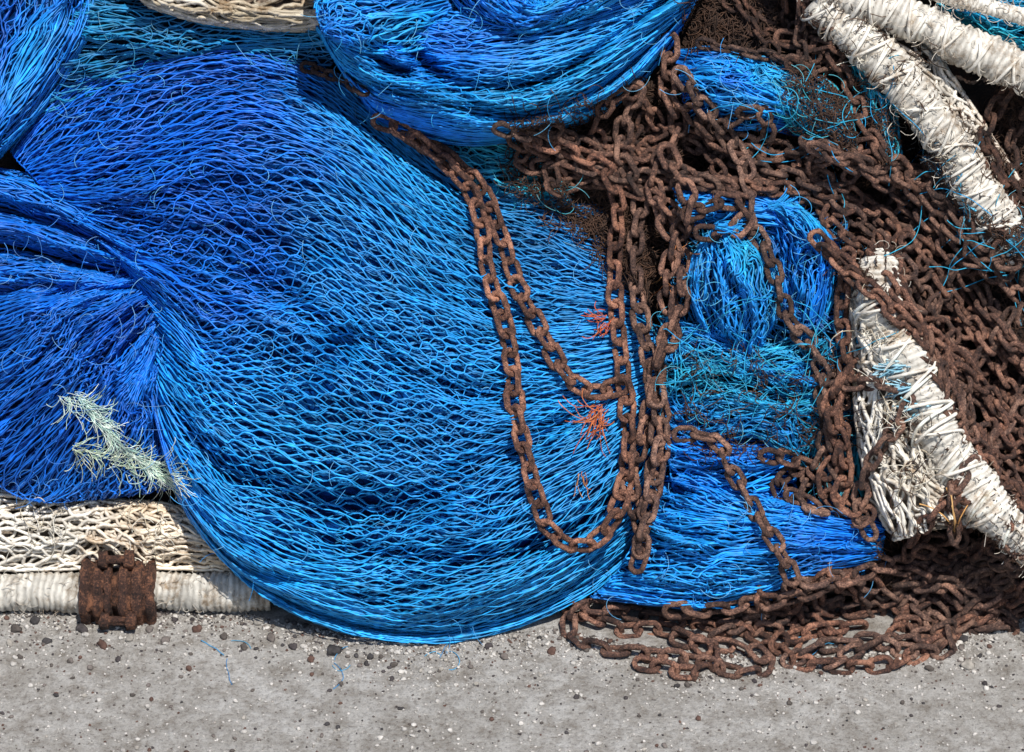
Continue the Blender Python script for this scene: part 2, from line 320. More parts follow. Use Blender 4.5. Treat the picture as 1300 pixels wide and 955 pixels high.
net('loose turquoise trawl netting with open mesh',G(rows,[85,105,102,75],[.9,1,1,.9,.7]),34,15,(.008,.22,.62),(.02,.38,.58),r=.85,fold=16,ff=(2.5,5),seed=79,warp=2.0,amp=.5,layers=4,loose=60,rough=3,dark=.12,ucol=(.004,.02,.035))
rows=[[(925,70),(985,75),(1040,95),(1080,130)],[(935,95),(985,105),(1035,125),(1085,165)],[(960,120),(1000,135),(1035,155),(1090,195)],[(975,150),(1005,165),(1035,185),(1085,225)]]
net('loose turquoise netting caught on the chains',G(rows,[85,112,108,80]),22,9,(.012,.30,.64),TURQ,r=.9,fold=12,ff=(2,4),seed=83,under=False,warp=2,layers=4,loose=40,rough=3)
rows=[[(855,66),(905,60),(950,75),(990,95)],[(862,90),(905,90),(955,100),(1005,120)],[(865,125),(915,128),(960,132),(1015,145)],[(880,155),(925,165),(965,165),(1020,175)]]
net('blue fishing net scrap among rusty chains',G(rows,[80,122,122,75],[.7,1,1,.7]),30,8,DEEP,SKY,fold=13,ff=(1.5,4),seed=89,loose=30)
rows=[[(1065,62),(1080,110),(1095,160),(1105,215)],[(1095,62),(1110,110),(1120,160),(1125,210)],[(1125,70),(1135,115),(1140,160),(1145,200)]]
net('turquoise twine netting hanging beside the rope',G(rows,[75,105,80]),16,8,TEAL,TURQ,r=.92,fold=9,ff=(2,3),seed=97,under=False,warp=2,layers=3,loose=30,rough=4)
rows=[[(1170,-60),(1230,-55),(1330,-50)],[(1185,-5),(1245,10),(1340,30)],[(1200,15),(1255,50),(1340,90)]]
net('turquoise fishing net bunched behind a rope',G(rows,[60,80,50]),28,10,TURQ,TEAL,r=1.0,fold=10,ff=(2,4),seed=101,ucol=(.003,.06,.08))
rows=[[(1165,200),(1200,250),(1245,300),(1310,350)],[(1190,200),(1225,250),(1265,290),(1320,325)],[(1215,215),(1250,250),(1285,270),(1330,285)]]
net('pale blue and turquoise netting beside the rope',G(rows,[80,112,80]),20,10,(.03,.36,.72),(.1,.42,.6),r=.92,fold=9,ff=(2,4),seed=103,under=False,warp=2,layers=3,loose=50,rough=4)
rows=[[(540,150),(620,165),(690,175),(770,170)],[(555,178),(620,195),(680,205),(740,205)],[(570,215),(620,228),(670,236),(720,240)],[(590,245),(630,255),(680,262),(730,262)]]
net('dark teal net in the shade between folds',G(rows,[20,35,45,30]),30,10,(.01,.2,.42),TURQ,fold=12,ff=(2,5),seed=107,ucol=(.002,.03,.05),loose=40)
rows=[[(1062,345),(1066,400),(1074,450),(1086,500)],[(1080,345),(1084,400),(1092,450),(1105,500)],[(1095,350),(1098,400),(1108,450),(1122,500)]]
net('pale blue twine netting along the cream rope',G(rows,[80,98,88]),14,8,(.06,.4,.72),(.3,.5,.62),fold=5,ff=(2,3),seed=109,layers=3,warp=1.5,ucol=(.02,.05,.08))
rows=[[(1078,350),(1082,440),(1088,540),(1100,620),(1135,685)],[(1102,345),(1110,450),(1122,540),(1138,610),(1170,676)],[(1138,390),(1148,460),(1165,530),(1185,600),(1215,670)],[(1165,440),(1180,490),(1200,550),(1225,610),(1250,670)]]
net('cream rope netting bunched under rusty chains',G(rows,[85,122,122,75]),14,15,(.88,.83,.74),(.74,.68,.58),r=2.5,fold=9,ff=(3,3),seed=113,mat=M_cream,ucol=(.22,.18,.14),layers=3,warp=.8,bunch=.4,lift=12,knot=1.4,dark=.1,dl=4)
rows=[[(1010,-60),(1060,20),(1115,95),(1165,165),(1210,260)],[(1050,-60),(1090,20),(1145,90),(1200,175),(1240,250)],[(1120,-60),(1150,10),(1200,85),(1250,160),(1300,240)]]
net('cream rope netting below the thick ropes',G(rows,[70,98,58]),14,20,(.84,.79,.70),(.56,.48,.4),r=2.3,fold=9,ff=(3,3),seed=127,mat=M_cream,ucol=(.18,.14,.11),layers=3,warp=.9,bunch=.4,lift=14,knot=1.4,dark=.12,dl=4)
# ------------------------------------------------------------------ ropes
def rope(label,pts,R,pitch=8,seed=1,tint=(.84,.79,.70),name='rope',hairs=1.0,lash=0,taper=False,lumpy=1.0):
    P=path(pts,pitch/6); n=len(P); a0=np.arange(n)*pitch/6
    P[:,0]+=3*vn(a0/45,0*a0,seed);P[:,1]+=3*vn(a0/45,0*a0,seed+1)
    w=W(P[:,0],P[:,1],P[:,2])[None]
    k=36
    Rv=R*(1+.10*lumpy*vn(a0/28,0*a0,seed+2))
    if taper: Rv=Rv*np.clip(.25+a0/25,0,1)
    v,q=tubes(w,Rv[None]*S,k); v=v.reshape(n,k,3)
    a=np.arange(n)[:,None]/6.0; th=np.arange(k)[None]/k
    ths=np.sin(th*2*np.pi);thc=np.cos(th*2*np.pi)
    ph=(a+th*1.0+.3*vn(a*.25,ths*2,seed)+.15*vn(a*.7,thc*3,seed+9))
    dd=np.abs(np.sin(np.pi*ph))**.7
    dd=dd*(.76+.24*vn(np.floor(ph)*2.7,ths*0,seed+11))
    lump=1+.08*lumpy*vn(a*.12,ths*1.5,seed+3)+.05*vn(a*.4,thc*3,seed+4)+.015*rng.normal(0,1,(n,k))
    c=w[0][:,None,:]
    v=c+(v-c)*((.90+.13*dd)*lump)[...,None]
    col=np.array(tint)[None,None]*(.50+.58*dd)[...,None]*(1+.18*vn(np.floor(ph)*3.3,th*0,seed+5)+.18*vn(a*.12,ths*2,seed+6))[...,None]
    parts=[(v.reshape(-1,3),q,np.clip(col,.02,.9).reshape(-1,3))]
    tx=np.gradient(P[:,0]);ty=np.gradient(P[:,1]); nn=np.hypot(tx,ty)+1e-9; pxx,pyy=-ty/nn,tx/nn
    for li in range(lash):
        pl=rng.uniform(16,30)*(1 if li%3 else -1); p0=rng.uniform(0,6)
        an=a0/pl*np.pi+p0+1.6*vn(a0/38,0*a0,seed+30+li); RR=Rv*(1.04)+1+1.2*vn(a0/12,0*a0,seed+40+li)
        X=P[:,0]+pxx*np.sin(an)*RR;Yq=P[:,1]+pyy*np.sin(an)*RR;Hq=P[:,2]+np.cos(an)*RR
        v2,q2=tubes(W(X,Yq,Hq)[None],(2.1+.6*vn(a0/15,0*a0,li))[None]*S,6)
        cc=np.array(tint)*(rng.uniform(.8,1.1)); parts.append((v2,q2,np.clip(cc,0,.9)))
    M=int(n*hairs*.8); ii=rng.integers(0,n,M); tt=rng.uniform(-1.7,1.7,M)
    u=np.linspace(0,1,7)[None]; an=rng.uniform(0,6.28,(M,1)); cu=rng.normal(0,2,(M,1)); ln=rng.uniform(5,20,(M,1))
    bx=P[ii,0]+pxx[ii]*np.sin(tt)*R*.95; by=P[ii,1]+pyy[ii]*np.sin(tt)*R*.95; bh=P[ii,2]+np.cos(tt)*R*.95
    X=bx[:,None]+np.cos(an+cu*u)*ln*u;Yq=by[:,None]+np.sin(an+cu*u)*ln*u;Hq=bh[:,None]+3*u
    v2,q2=tubes(W(X,Yq,Hq),.45*S,3)
    parts.append((v2,q2,np.repeat(mixc(tint,(.5,.42,.33),rng.random(M)),21,0)))
    for t in np.linspace(-1.5,1.5,9):
        Q=P.copy(); Q[:,0]+=pxx*np.sin(t)*R; Q[:,1]+=pyy*np.sin(t)*R; Q[:,2]+=R*np.cos(t); splat(Q)
    return make_obj(name,parts,[M_cream],label,'rope')
rope('thick cream served rope lying on the concrete',[(-120,752,0),(0,752,0),(110,752,0),(230,750,0),(345,750,0)],25,seed=2,tint=(.74,.70,.62),lumpy=.4)
rope('thick cream rope crossing the top of the heap',[(990,-60,100),(1056,-14,105),(1140,18,110),(1220,56,110),(1335,108,105)],25,seed=3,lash=2,hairs=1.0)
rope('thin cream rope running beside a thicker rope',[(1120,-50,120),(1180,-14,122),(1245,8,122),(1340,34,110)],10,seed=8,pitch=6)
rope('weathered cream rope sloping down behind chains',[(1040,0,95),(1095,55,105),(1160,120,115),(1205,180,112),(1242,245,100),(1290,330,80)],26,seed=4,lash=3,hairs=1.3,lumpy=1.4)
rope('cream rope with blue lashing sloping under chains',[(1110,316,95),(1119,380,112),(1140,440,124),(1170,500,130),(1200,570,130),(1245,630,126),(1305,690,114),(1370,740,90)],30,seed=5,tint=(.88,.83,.74),lash=3,hairs=1.2,taper=True,lumpy=1.5)
def strands(name,label,cat,center,n,ln,spread,col1,col2,r=1.0,dirs=(0,6.28),hh=6,kind=None,curl=2,mat=None,npt=14,wig=.35,group=None):
    c=np.array(center,float)
    if c.ndim==1: c=c[None]
    idx=rng.integers(0,len(c),n); b=c[idx]
    a=rng.uniform(dirs[0],dirs[1],(n,1)); u=np.linspace(0,1,npt)[None]; L=rng.uniform(ln[0],ln[1],(n,1)); cu=rng.normal(0,curl,(n,1))
    X=b[:,0:1]+rng.normal(0,spread,(n,1)); Yc=b[:,1:2]+rng.normal(0,spread,(n,1))
    x=X+np.cumsum(np.cos(a+cu*u+wig*vn(np.arange(n)[:,None]*3.3,u*6,5)),1)*L/npt
    y=Yc+np.cumsum(np.sin(a+cu*u+wig*vn(np.arange(n)[:,None]*2.3,u*6,7)),1)*L/npt
    j,i=gi(x,y); base=H[j,i]
    ker=np.ones(5)/5
    base=np.apply_along_axis(lambda r_:np.convolve(np.pad(r_,2,'edge'),ker,'valid'),1,base)
    h=base+rng.uniform(1,hh,(n,1))+hh*np.sin(u*3.14)*rng.random((n,1))
    h=np.maximum(h,hg(y)+1)
    v,q=tubes(W(x,y,h),r*S,3)
    cc=mixc(col1,col2,rng.random(n))
    return make_obj(name,[(v,q,np.repeat(cc,npt*3,0))],[mat or M_fray],label,cat,kind=kind,group=group)
# ------------------------------------------------------------------ clamp
M_clamp=rust_mat('rusted_clamp',(.018,.010,.008),(.10,.045,.03),(.34,.15,.08),.76,.008)
base=bpy.data.objects.new('rope_clamp',None); bpy.context.scene.collection.objects.link(base)
bc=W(150,752,0); base.location=(bc[0],bc[1],0.0)
base['label']='heavily rusted iron clamp bolted around the cream rope'; base['category']='clamp'
def lathe(cx,cy,ch,prof,k,rot=0,jit=.9):
    c=W(cx,cy,ch); n=len(prof); out=np.zeros((n,k,3))
    th=np.arange(k)*2*np.pi/k+rot
    for i,(a,r) in enumerate(prof):
        oc=r*(1-.12*np.abs(np.sin(th*3+.3)))
        off=oc[:,None]*(np.cos(th)[:,None]*UV+np.sin(th)[:,None]*NV)
        out[i]=c+(XV*a+off)*S
        out[i]+=jit*S*rng.normal(0,1,(k,3))*(r>1)
    idx=np.arange(n*k).reshape(n,k); b=np.roll(idx,-1,1)
    q=np.stack([idx[:-1],idx[1:],b[1:],b[:-1]],-1).reshape(-1,4)
    return out.reshape(-1,3),q,(1,1,1)
pr=[(-20,24),(-20,42),(-18,47),(-12,48),(-9,46),(-7,40),(-3,40),(-1,46),(6,47),(8,41),(11,41),(13,47),(18,46),(20,42),(20,24)]
make_obj('collar',[lathe(125,752,2,pr,42)],[M_clamp],parent=base)
pr2=[(-27,24),(-27,33),(-20,34),(-18,44),(-15,49),(-7,49),(-5,41),(-1,41),(1,48),(11,49),(13,42),(16,42),(18,47),(25,46),(27,41),(27,24)]
make_obj('collar',[lathe(172,752,2,pr2,42)],[M_clamp],parent=base)
pb=[(-22,.5),(-22,11),(-12,12),(-11,6),(10,6),(11,13),(22,13),(23,.5)]
make_obj('bolt',[lathe(148,711,30,pb,18)],[M_clamp],parent=base)
make_obj('bolt',[lathe(150,788,36,pb,18)],[M_clamp],parent=base)
# ------------------------------------------------------------------ debris fibres among chains
def excl(x,y):
    return (862<x<1075 and 232<y<450) or (y>575 and x<1115) or (855<x<1012 and 55<y<180) or (x>1020 and y<(x-1020)*1.15+20 and x<1260 and y<280 and rng.random()<.93) or (x>1180 and y<120) or (1075<x<1260 and 370<y<690 and rng.random()<.93) or (x<870 and y>400) or (850<x<1040 and 400<y<570 and rng.random()<.85)
pts=[]
while len(pts)<1800:
    x=rng.uniform(640,1320);y=rng.uniform(-40,760)
    xb=np.interp(y,[-40,60,120,160,240,300,400,560,640,700,800],[870,870,800,650,650,740,850,870,870,1000,900])
    if x>xb and not excl(x,y): pts.append((x,y))
strands('rusty_fibres','dark rusty fibres and dried weed matted under chains','debris',pts,8500,(12,38),5,(.024,.014,.011),(.10,.052,.032),r=.65,hh=6,kind='stuff',curl=2.2)
# ------------------------------------------------------------------ chains
def link_local(L,w,d,ns=24,k=8):
    r=d/2; R=(w-d)/2; st=(L-w)/2
    c=[]
    for i in range(ns):
        a=2*np.pi*(i+.5)/ns
        c.append((np.cos(a)*R+st*np.sign(np.cos(a)),np.sin(a)*R,np.cos(a),np.sin(a)))
    out=[]
    for (x,y,nx,ny) in c:
        for j in range(k):
            t=2*np.pi*j/k
            out.append((x+r*np.cos(t)*nx,y+r*np.cos(t)*ny,r*np.sin(t)))
    idx=np.arange(ns*k).reshape(ns,k); b=np.roll(idx,-1,1); nx_=np.roll(idx,-1,0); nb=np.roll(b,-1,0)
    q=np.stack([idx,nx_,nb,b],-1).reshape(-1,4)
    return np.array(out),q
def chain(pts,L=37,w=25,d=8.2,label='rusty iron chain draped over blue nets',tone=1.0,top=False,group=None,raw=False,red=None,flat=1.0):
    if red is None: red=rng.uniform(-.2,.7)
    pitch=L-2*d+.6
    P=path(pts,pitch) if not raw else raw_resample(pts,pitch)
    n=len(P)
    if n<3: return
    hs=np.zeros(n); pend=[]
    for i in range(n):
        wd=Hs(P[i,0],P[i,1],2); hh=.55*wd.max()+.45*wd.mean()+d*.6*flat
        hs[i]=hh; pend.append((P[i,0],P[i,1],hh+2*flat))
        if len(pend)>4:
            x,y,h=pend.pop(0); s=Hs(x,y,2); np.maximum(s,min(h,s.mean()+1.3*d*flat),out=s)
    for x,y,h in pend:
        s=Hs(x,y,2); np.maximum(s,min(h,s.mean()+1.3*d*flat),out=s)
    k=7 if top else 3
    hp=np.pad(hs,k//2,'edge'); hsm=np.convolve(hp,np.ones(k)/k,'valid')
    if top: hsm=np.maximum(hsm,.7*hs+.3*hsm)+2
    hsm=np.maximum(hsm,hg(P[:,1])+d*.6)
    wp=W(P[:,0],P[:,1],hsm)
    T=np.gradient(wp,axis=0); T/=np.linalg.norm(T,axis=1,keepdims=True)
    T+=rng.normal(0,.10,T.shape); T/=np.linalg.norm(T,axis=1,keepdims=True)
    B=np.cross(np.broadcast_to(NV,T.shape),T); B/=np.linalg.norm(B,axis=1,keepdims=True); Nn=np.cross(T,B)
    r0=rng.uniform(-.3,.3)+math.radians(28)
    ph=np.where(np.arange(n)%2==0,r0,r0-math.radians(80))+rng.normal(0,.22,n)+.4*vn(np.arange(n)/6,np.zeros(n),int(rng.integers(99)))
    E=np.cos(ph)[:,None]*B+np.sin(ph)[:,None]*Nn; F=np.cross(T,E)
    loc,q=link_local(L,w,d); m=len(loc)
    sc=rng.uniform(.93,1.07,(n,1,1))
    Lc=loc[None]*sc
    a=np.arange(n)[:,None]
    jit=1+.10*vn(a*7.1+(np.arange(m)//8)[None]*.9,(np.arange(m)%8)[None]*1.3,3)+.05*rng.normal(0,1,(n,m))
    Lc[...,2]*=jit
    Lc[...,1]*=(1+.03*rng.normal(0,1,(n,m)))
    Lc[...,0]+=.3*rng.normal(0,1,(n,m))
    v=wp[:,None,:]+S*(Lc[...,0:1]*T[:,None]+Lc[...,1:2]*E[:,None]+Lc[...,2:3]*F[:,None])
    q=(q[None]+(np.arange(n)*m)[:,None,None]).reshape(-1,4)
    tn=tone*rng.uniform(.62,1.3,(n,1,1))*np.array([1+.15*red,1-.08*red,1-.2*red])[None,None]*np.ones((n,m,1))
    make_obj('rusty_chain',[(v.reshape(-1,3),q,tn.reshape(-1,3))],[M_rust],label,'chain',group)
def raw_resample(P,step):
    P=np.array(P,float); d=np.r_[0,np.cumsum(np.hypot(*np.diff(P,axis=0).T))]
    qq=np.arange(0,d[-1],step); return np.stack([np.interp(qq,d,P[:,0]),np.interp(qq,d,P[:,1]),0*qq],-1)
def inpoly(x,y,poly):
    c=False;n=len(poly)
    for i in range(n):
        x1,y1=poly[i];x2,y2=poly[i-1]
        if (y1>y)!=(y2>y) and x<(x2-x1)*(y-y1)/(y2-y1)+x1: c=not c
    return c
def wander(poly,length,flow=None,fw=.04,curl=.02):
    xs=[p[0] for p in poly];ys=[p[1] for p in poly]; cx,cy=sum(xs)/len(xs),sum(ys)/len(ys)
    while True:
        x=random.uniform(min(xs),max(xs));y=random.uniform(min(ys),max(ys))
        if inpoly(x,y,poly): break
    a=random.uniform(0,6.28) if flow is None else flow+random.gauss(0,.5)+(math.pi if random.random()<.3 else 0)
    k=random.gauss(0,curl); out=[(x,y)]
    for _ in range(int(length/4)):
        k=.93*k+random.gauss(0,curl*.4)
        a+=k*4*.5
        if flow is not None:
            f=flow if math.cos(a-flow)>0 else flow+math.pi
            a+=math.sin(f-a)*fw
        nx,ny=x+4*math.cos(a),y+4*math.sin(a)
        if not inpoly(nx,ny,poly):
            t=math.atan2(cy-y,cx-x); dlt=math.atan2(math.sin(t-a),math.cos(t-a))
            a+=math.copysign(min(abs(dlt),.32),dlt); nx,ny=x+4*math.cos(a),y+4*math.sin(a)
        x,y=nx,ny; out.append((x,y))
    return out
RA=[(650,172),(790,118),(850,70),(870,110),(880,170),(960,190),(1050,190),(1065,250),(960,238),(880,235),(790,235),(700,225)]
RB=[(1030,180),(1100,205),(1180,225),(1240,300),(1325,360),(1325,640),(1260,610),(1215,520),(1165,430),(1120,320),(1060,260)]
RB2=[(1240,600),(1325,640),(1325,750),(1190,760),(1150,700),(1200,680)]
RC=[(760,795),(800,785),(900,792),(1000,755),(1110,718),(1335,700),(1335,765),(1190,815),(1050,825),(920,830),(800,825)]
RD=[(955,555),(1060,490),(1085,500),(1100,660),(1010,650)]
RE=[(880,-40),(1010,-20),(1060,60),(1110,140),(1060,90),(990,80),(880,55)]
def multi(poly,n,ln,flow,label,group,fw=.05,curl=.03,**kw):
    for _ in range(n):
        chain(wander(poly,random.uniform(*ln),flow,fw,curl),raw=True,label=label,group=group,**kw)
gB='rusty chains heaped over the nets'; gC='rusty chains piled on the concrete'
multi(RE,6,(160,260),.6,'dark rusted chain tangled in matted fibres',gB,L=30,w=20,d=5.6,tone=.6,flat=.8)
multi(RA,10,(200,400),.35,'rusty iron chain tangled over the nets',gB,L=34,w=23,d=6.6,tone=.85)
multi(RB,12,(220,480),1.0,'brown rusted chain heaped among other chains',gB,L=35,w=23.5,d=6.8,tone=.85,fw=.08,curl=.02)
multi(RB,11,(180,380),None,'brown rusted chain heaped among other chains',gB,L=35,w=23.5,d=6.8,tone=.95,curl=.04)
multi(RB2,6,(150,300),.6,'brown rusted chain heaped among other chains',gB,L=35,w=23.5,d=6.8,tone=.85)
multi(RD,3,(110,200),None,'rusty chain coiled over dark fibres',gB,L=35,w=23.5,d=6.8,tone=.9)
multi(RC,9,(200,420),.05,'rusted iron chain coiled in a pile on concrete',gC,fw=.015,curl=.06,L=38,w=25.5,d=7.4,tone=.95,flat=.5)
pl=dict(L=39,w=26,d=7.6,group=gC,flat=.6,label='rusted iron chain lying in long loops on concrete')
for p in [
 [(1000,800),(900,792),(820,782),(750,770),(722,790),(745,820),(810,830),(880,840),(950,855),(975,835),(920,820),(860,812)],
 [(730,775),(790,800),(850,800),(905,832),(890,855),(840,848),(800,838)],
 [(1325,725),(1270,770),(1210,800),(1150,838),(1090,846),(1020,842),(985,820),(1040,800),(1100,795)],
 [(1310,690),(1240,730),(1160,742),(1080,760),(1000,780),(940,790),(900,815)],
 [(1120,712),(1180,735),(1230,770),(1280,780),(1330,765)],
 [(1010,745),(1080,735),(1150,765),(1210,815),(1160,828),(1110,815),(1050,820),(990,845)],
 [(860,775),(930,770),(1000,760),(1060,740),(1120,720),(1180,705)],
 [(1060,842),(1100,820),(1160,810),(1220,790),(1250,760),(1300,745)]]:
    chain(p,tone=rng.uniform(.95,1.25),**pl)
ex=[
([(1000,50),(1050,62),(1080,110),(1105,170),(1150,220),(1215,290)],.8),
([(1310,85),(1275,122),(1250,175),(1275,230),(1320,290)],.5),
([(1320,120),(1285,170),(1290,230),(1330,280)],.5),
([(900,165),(960,185),(1040,195),(1110,215),(1160,240),(1220,310),(1300,380)],1.0),
([(850,110),(915,180),(1000,205),(1070,240),(1150,300),(1200,370),(1260,450),(1300,540)],1.0),
([(960,215),(1030,235),(1090,280),(1150,340),(1200,420),(1250,500)],1.05),
([(1040,190),(1120,230),(1190,300),(1250,390),(1310,470)],1.05),
([(660,180),(720,205),(790,240),(840,255),(868,285)],.95),
([(700,165),(760,190),(830,200),(880,225),(950,245)],.95),
([(640,165),(690,178),(750,215),(800,225),(850,215),(905,235)],1.0),
([(1060,490),(1110,488),(1150,505),(1135,545),(1105,590),(1092,640),(1110,690)],1.0),
([(1320,560),(1250,585),(1205,635),(1160,690),(1230,705),(1300,650)],1.0),
([(1300,500),(1262,560),(1225,600),(1205,640),(1215,690)],1.0),
([(1130,360),(1175,420),(1220,455),(1250,510),(1260,570)],1.0),
([(1040,305),(1090,350),(1140,400),(1200,440),(1250,500),(1285,570)],1.1),
([(1050,320),(1110,375),(1160,420),(1220,470),(1275,520),(1320,580)],1.0),
([(870,552),(908,560),(930,600),(960,650),(985,690),(1008,738)],1.15),
([(868,100),(920,170),(948,215),(950,275),(978,330),(1000,400),(1035,450),(1055,520),(1040,580),(1012,640),(1050,648)],1.15),
([(1085,470),(1060,500),(1068,560),(1045,620),(1085,650)],1.0),
([(1075,330),(1068,400),(1075,460),(1055,520),(1075,590),(1060,640)],1.0),
([(880,270),(925,256),(948,278),(915,298),(886,292)],1.0),
]
chain([(392,86),(430,100),(470,122)],L=25,w=17,d=5.5,tone=.6,label='short dark rusted chain between two net folds',group=gB)
for p,t in ex: chain(p,L=37,w=24.5,d=7.2,tone=t,label='rusty iron chain crossing nets and ropes',group=gB)
kw=dict(top=True,group=gB,L=39,w=26,d=7.6)
chain([(850,200),(876,260),(856,310),(846,370),(856,420),(830,470),(842,540),(834,600),(820,660)],tone=1.05,label='rusty chain hanging straight over the net',**kw)
chain([(850,60),(848,120),(862,165),(832,215),(838,270),(864,320),(862,390),(842,440),(828,500),(814,560),(800,620),(815,680),(805,735)],tone=1.25,red=.3,label='long rusty chain hanging down over the net',**kw)
chain([(805,120),(788,190),(812,250),(806,330),(816,420),(830,480),(836,560),(822,650),(812,705)],tone=1.15,label='rusty chain hanging straight over the net',**kw)
chain([(524,176),(570,202),(610,240),(640,310),(660,370),(690,425),(715,470),(750,497),(790,490)],tone=1.25,red=.7,label='orange rusty chain looping over the blue net',**kw)
chain([(488,156),(520,170),(558,200),(594,238),(612,290),(620,350),(638,400),(648,450),(655,520),(668,580),(684,640),(706,682),(742,692),(775,666),(792,615),(798,560),(794,500),(786,430),(780,360),(782,300),(784,255),(768,215),(720,190),(655,172)],tone=1.3,red=.8,label='orange rusty chain hanging in a long loop',**kw)
# ------------------------------------------------------------------ frays
tw='tufts of frayed twine'
strands('frayed_twine','orange frayed twine poking out between chains','twine',[(762,522)],34,(22,60),6,(.42,.08,.025),(.55,.2,.08),r=.7,dirs=(1.6,2.9),hh=12,curl=1.2,group=tw)
strands('frayed_twine','orange red frayed twine tuft beside the chain','twine',[(772,405)],22,(14,36),5,(.45,.07,.03),(.55,.16,.06),r=.7,dirs=(1.6,3.4),hh=12,curl=1.2,group=tw)
for c in [(858,310),(848,345),(738,600)]:
    strands('frayed_twine','small orange strands along the hanging chains','twine',[c],7,(16,36),3,(.4,.12,.04),(.5,.25,.1),r=.7,dirs=(1.0,2.4),hh=8,curl=1,group=tw)
c1=[tuple(p[:2]) for p in path([(74,506),(98,503),(118,525),(145,560),(180,585),(212,602)],3)]
strands('frayed_rope','pale mint frayed rope end lying on blue net','rope',c1,230,(20,60),3,(.38,.62,.55),(.85,.89,.80),r=.5,dirs=(.3,1.15),hh=4,curl=1.0,wig=.6)
strands('frayed_rope','pale yellow green frayed rope strands on blue net','rope',[(92,570),(115,576),(140,584),(165,592),(195,600)],80,(18,50),3,(.44,.62,.45),(.78,.82,.62),r=.5,dirs=(-.3,.8),hh=4,curl=1.3,wig=.6)
for c in [(1150,465),(1166,490),(1182,515)]:
    strands('frayed_twine','pale blue lashing wrapped around the cream rope','twine',[c],20,(20,44),3,(.15,.45,.6),(.5,.68,.75),r=1.2,dirs=(2.7,3.3),hh=5,curl=.4,group=tw,wig=.1)
strands('frayed_twine','stiff straw coloured twine ends on chains','twine',[(1215,680)],4,(50,85),2,(.55,.33,.13),(.6,.3,.1),r=1.1,dirs=(-1.9,-1.2),hh=12,curl=.4,group=tw,wig=.1)
for c in [(1110,420),(1130,520),(1160,600),(1165,150),(1110,80),(60,665),(190,685),(1200,200)]:
    strands('frayed_twine','white loose fibres scattered on cream netting','twine',[c],22,(14,50),14,(.8,.76,.66),(.5,.42,.3),r=.6,hh=6,curl=1.7,group=tw)
for c in [(285,830),(425,838),(560,832),(1045,815)]:
    strands('frayed_twine','thin blue twine scraps lying on the concrete','twine',[c],3,(20,50),6,(.02,.2,.5),(.1,.4,.6),r=.6,hh=1.5,curl=1.5,group=tw)
for c in [(1000,140),(1050,170),(1110,130),(900,470),(980,520),(1250,300),(1280,330),(1195,235),(1010,480),(880,430),(1050,430)]:
    strands('frayed_twine','turquoise twine threads tangled over chains','twine',[c],10,(40,110),13,(.012,.30,.62),(.04,.42,.6),r=.65,hh=8,curl=1.3,group=tw,npt=20)
for (x,y) in [(921,287),(990,262)]:
    strands('net_tie','blue twine tie wrapped around a net bundle','twine',[(x-14,y)],26,(30,42),2.5,(.01,.2,.6),(.02,.35,.7),r=1.2,dirs=(-.3,.3),hh=4,curl=.6,wig=.1)
# ------------------------------------------------------------------ heap body
st=6
hx=np.arange(GX0,1701,st); hy=np.arange(GY0,901,st); XX,YY=np.meshgrid(hx,hy)
Hh=heap_h(XX,YY)+3*fbm(XX/9,YY/9,5,3)-3
V=W(XX,YY,Hh)
V[0,:,2]=-.02; V[0,:,1]+=.9; V[:,0,2]=-.02; V[:,-1,2]=-.02
idx=np.arange(XX.size).reshape(XX.shape)
q=np.stack([idx[:-1,:-1],idx[1:,:-1],idx[1:,1:],idx[:-1,1:]],-1).reshape(-1,4)
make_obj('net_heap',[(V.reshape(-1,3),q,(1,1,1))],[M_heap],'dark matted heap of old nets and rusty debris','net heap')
# ------------------------------------------------------------------ ground
m,nt,b=newmat('concrete'); L=nt.links.new
tc=N_(nt,'ShaderNodeTexCoord')
def noise(sc,det=6,ro=.6):
    n=N_(nt,'ShaderNodeTexNoise'); n.inputs['Scale'].default_value=sc; n.inputs['Detail'].default_value=det; n.inputs['Roughness'].default_value=ro
    L(tc.outputs['Object'],n.inputs['Vector']); return n
a1=noise(3.2,8,.65);a2=noise(110,9,.9);a3=noise(20,10,.8)
cr=N_(nt,'ShaderNodeValToRGB'); L(a1.outputs['Fac'],cr.inputs[0]); e=cr.color_ramp.elements
e[0].position=.35;e[0].color=(.53,.50,.455,1);e[1].position=.65;e[1].color=(.68,.655,.615,1)
cr2=N_(nt,'ShaderNodeValToRGB'); L(a2.outputs['Fac'],cr2.inputs[0]); e=cr2.color_ramp.elements
e[0].position=.36;e[0].color=(.22,.20,.19,1);e[1].position=.50;e[1].color=(1.0,1.0,1.0,1)
cr3=N_(nt,'ShaderNodeValToRGB'); L(a3.outputs['Fac'],cr3.inputs[0]); e=cr3.color_ramp.elements
e[0].position=.38;e[0].color=(.58,.54,.50,1);e[1].position=.58;e[1].color=(1.1,1.1,1.1,1)
mx=N_(nt,'ShaderNodeVectorMath',operation='MULTIPLY');L(cr.outputs[0],mx.inputs[0]);L(cr2.outputs[0],mx.inputs[1])
mx2=N_(nt,'ShaderNodeVectorMath',operation='MULTIPLY');L(mx.outputs[0],mx2.inputs[0]);L(cr3.outputs[0],mx2.inputs[1])
L(mx2.outputs[0],b.inputs['Base Color']); b.inputs['Roughness'].default_value=.95; b.inputs['Specular IOR Level'].default_value=.15
ml=N_(nt,'ShaderNodeMath',operation='MULTIPLY');L(a3.outputs['Fac'],ml.inputs[0]); ml.inputs[1].default_value=2
ad=N_(nt,'ShaderNodeMath',operation='ADD');L(a2.outputs['Fac'],ad.inputs[0]);L(ml.outputs[0],ad.inputs[1])
bp=N_(nt,'ShaderNodeBump');bp.inputs['Strength'].default_value=1;bp.inputs['Distance'].default_value=.008
L(ad.outputs[0],bp.inputs['Height']);L(bp.outputs[0],b.inputs['Normal'])
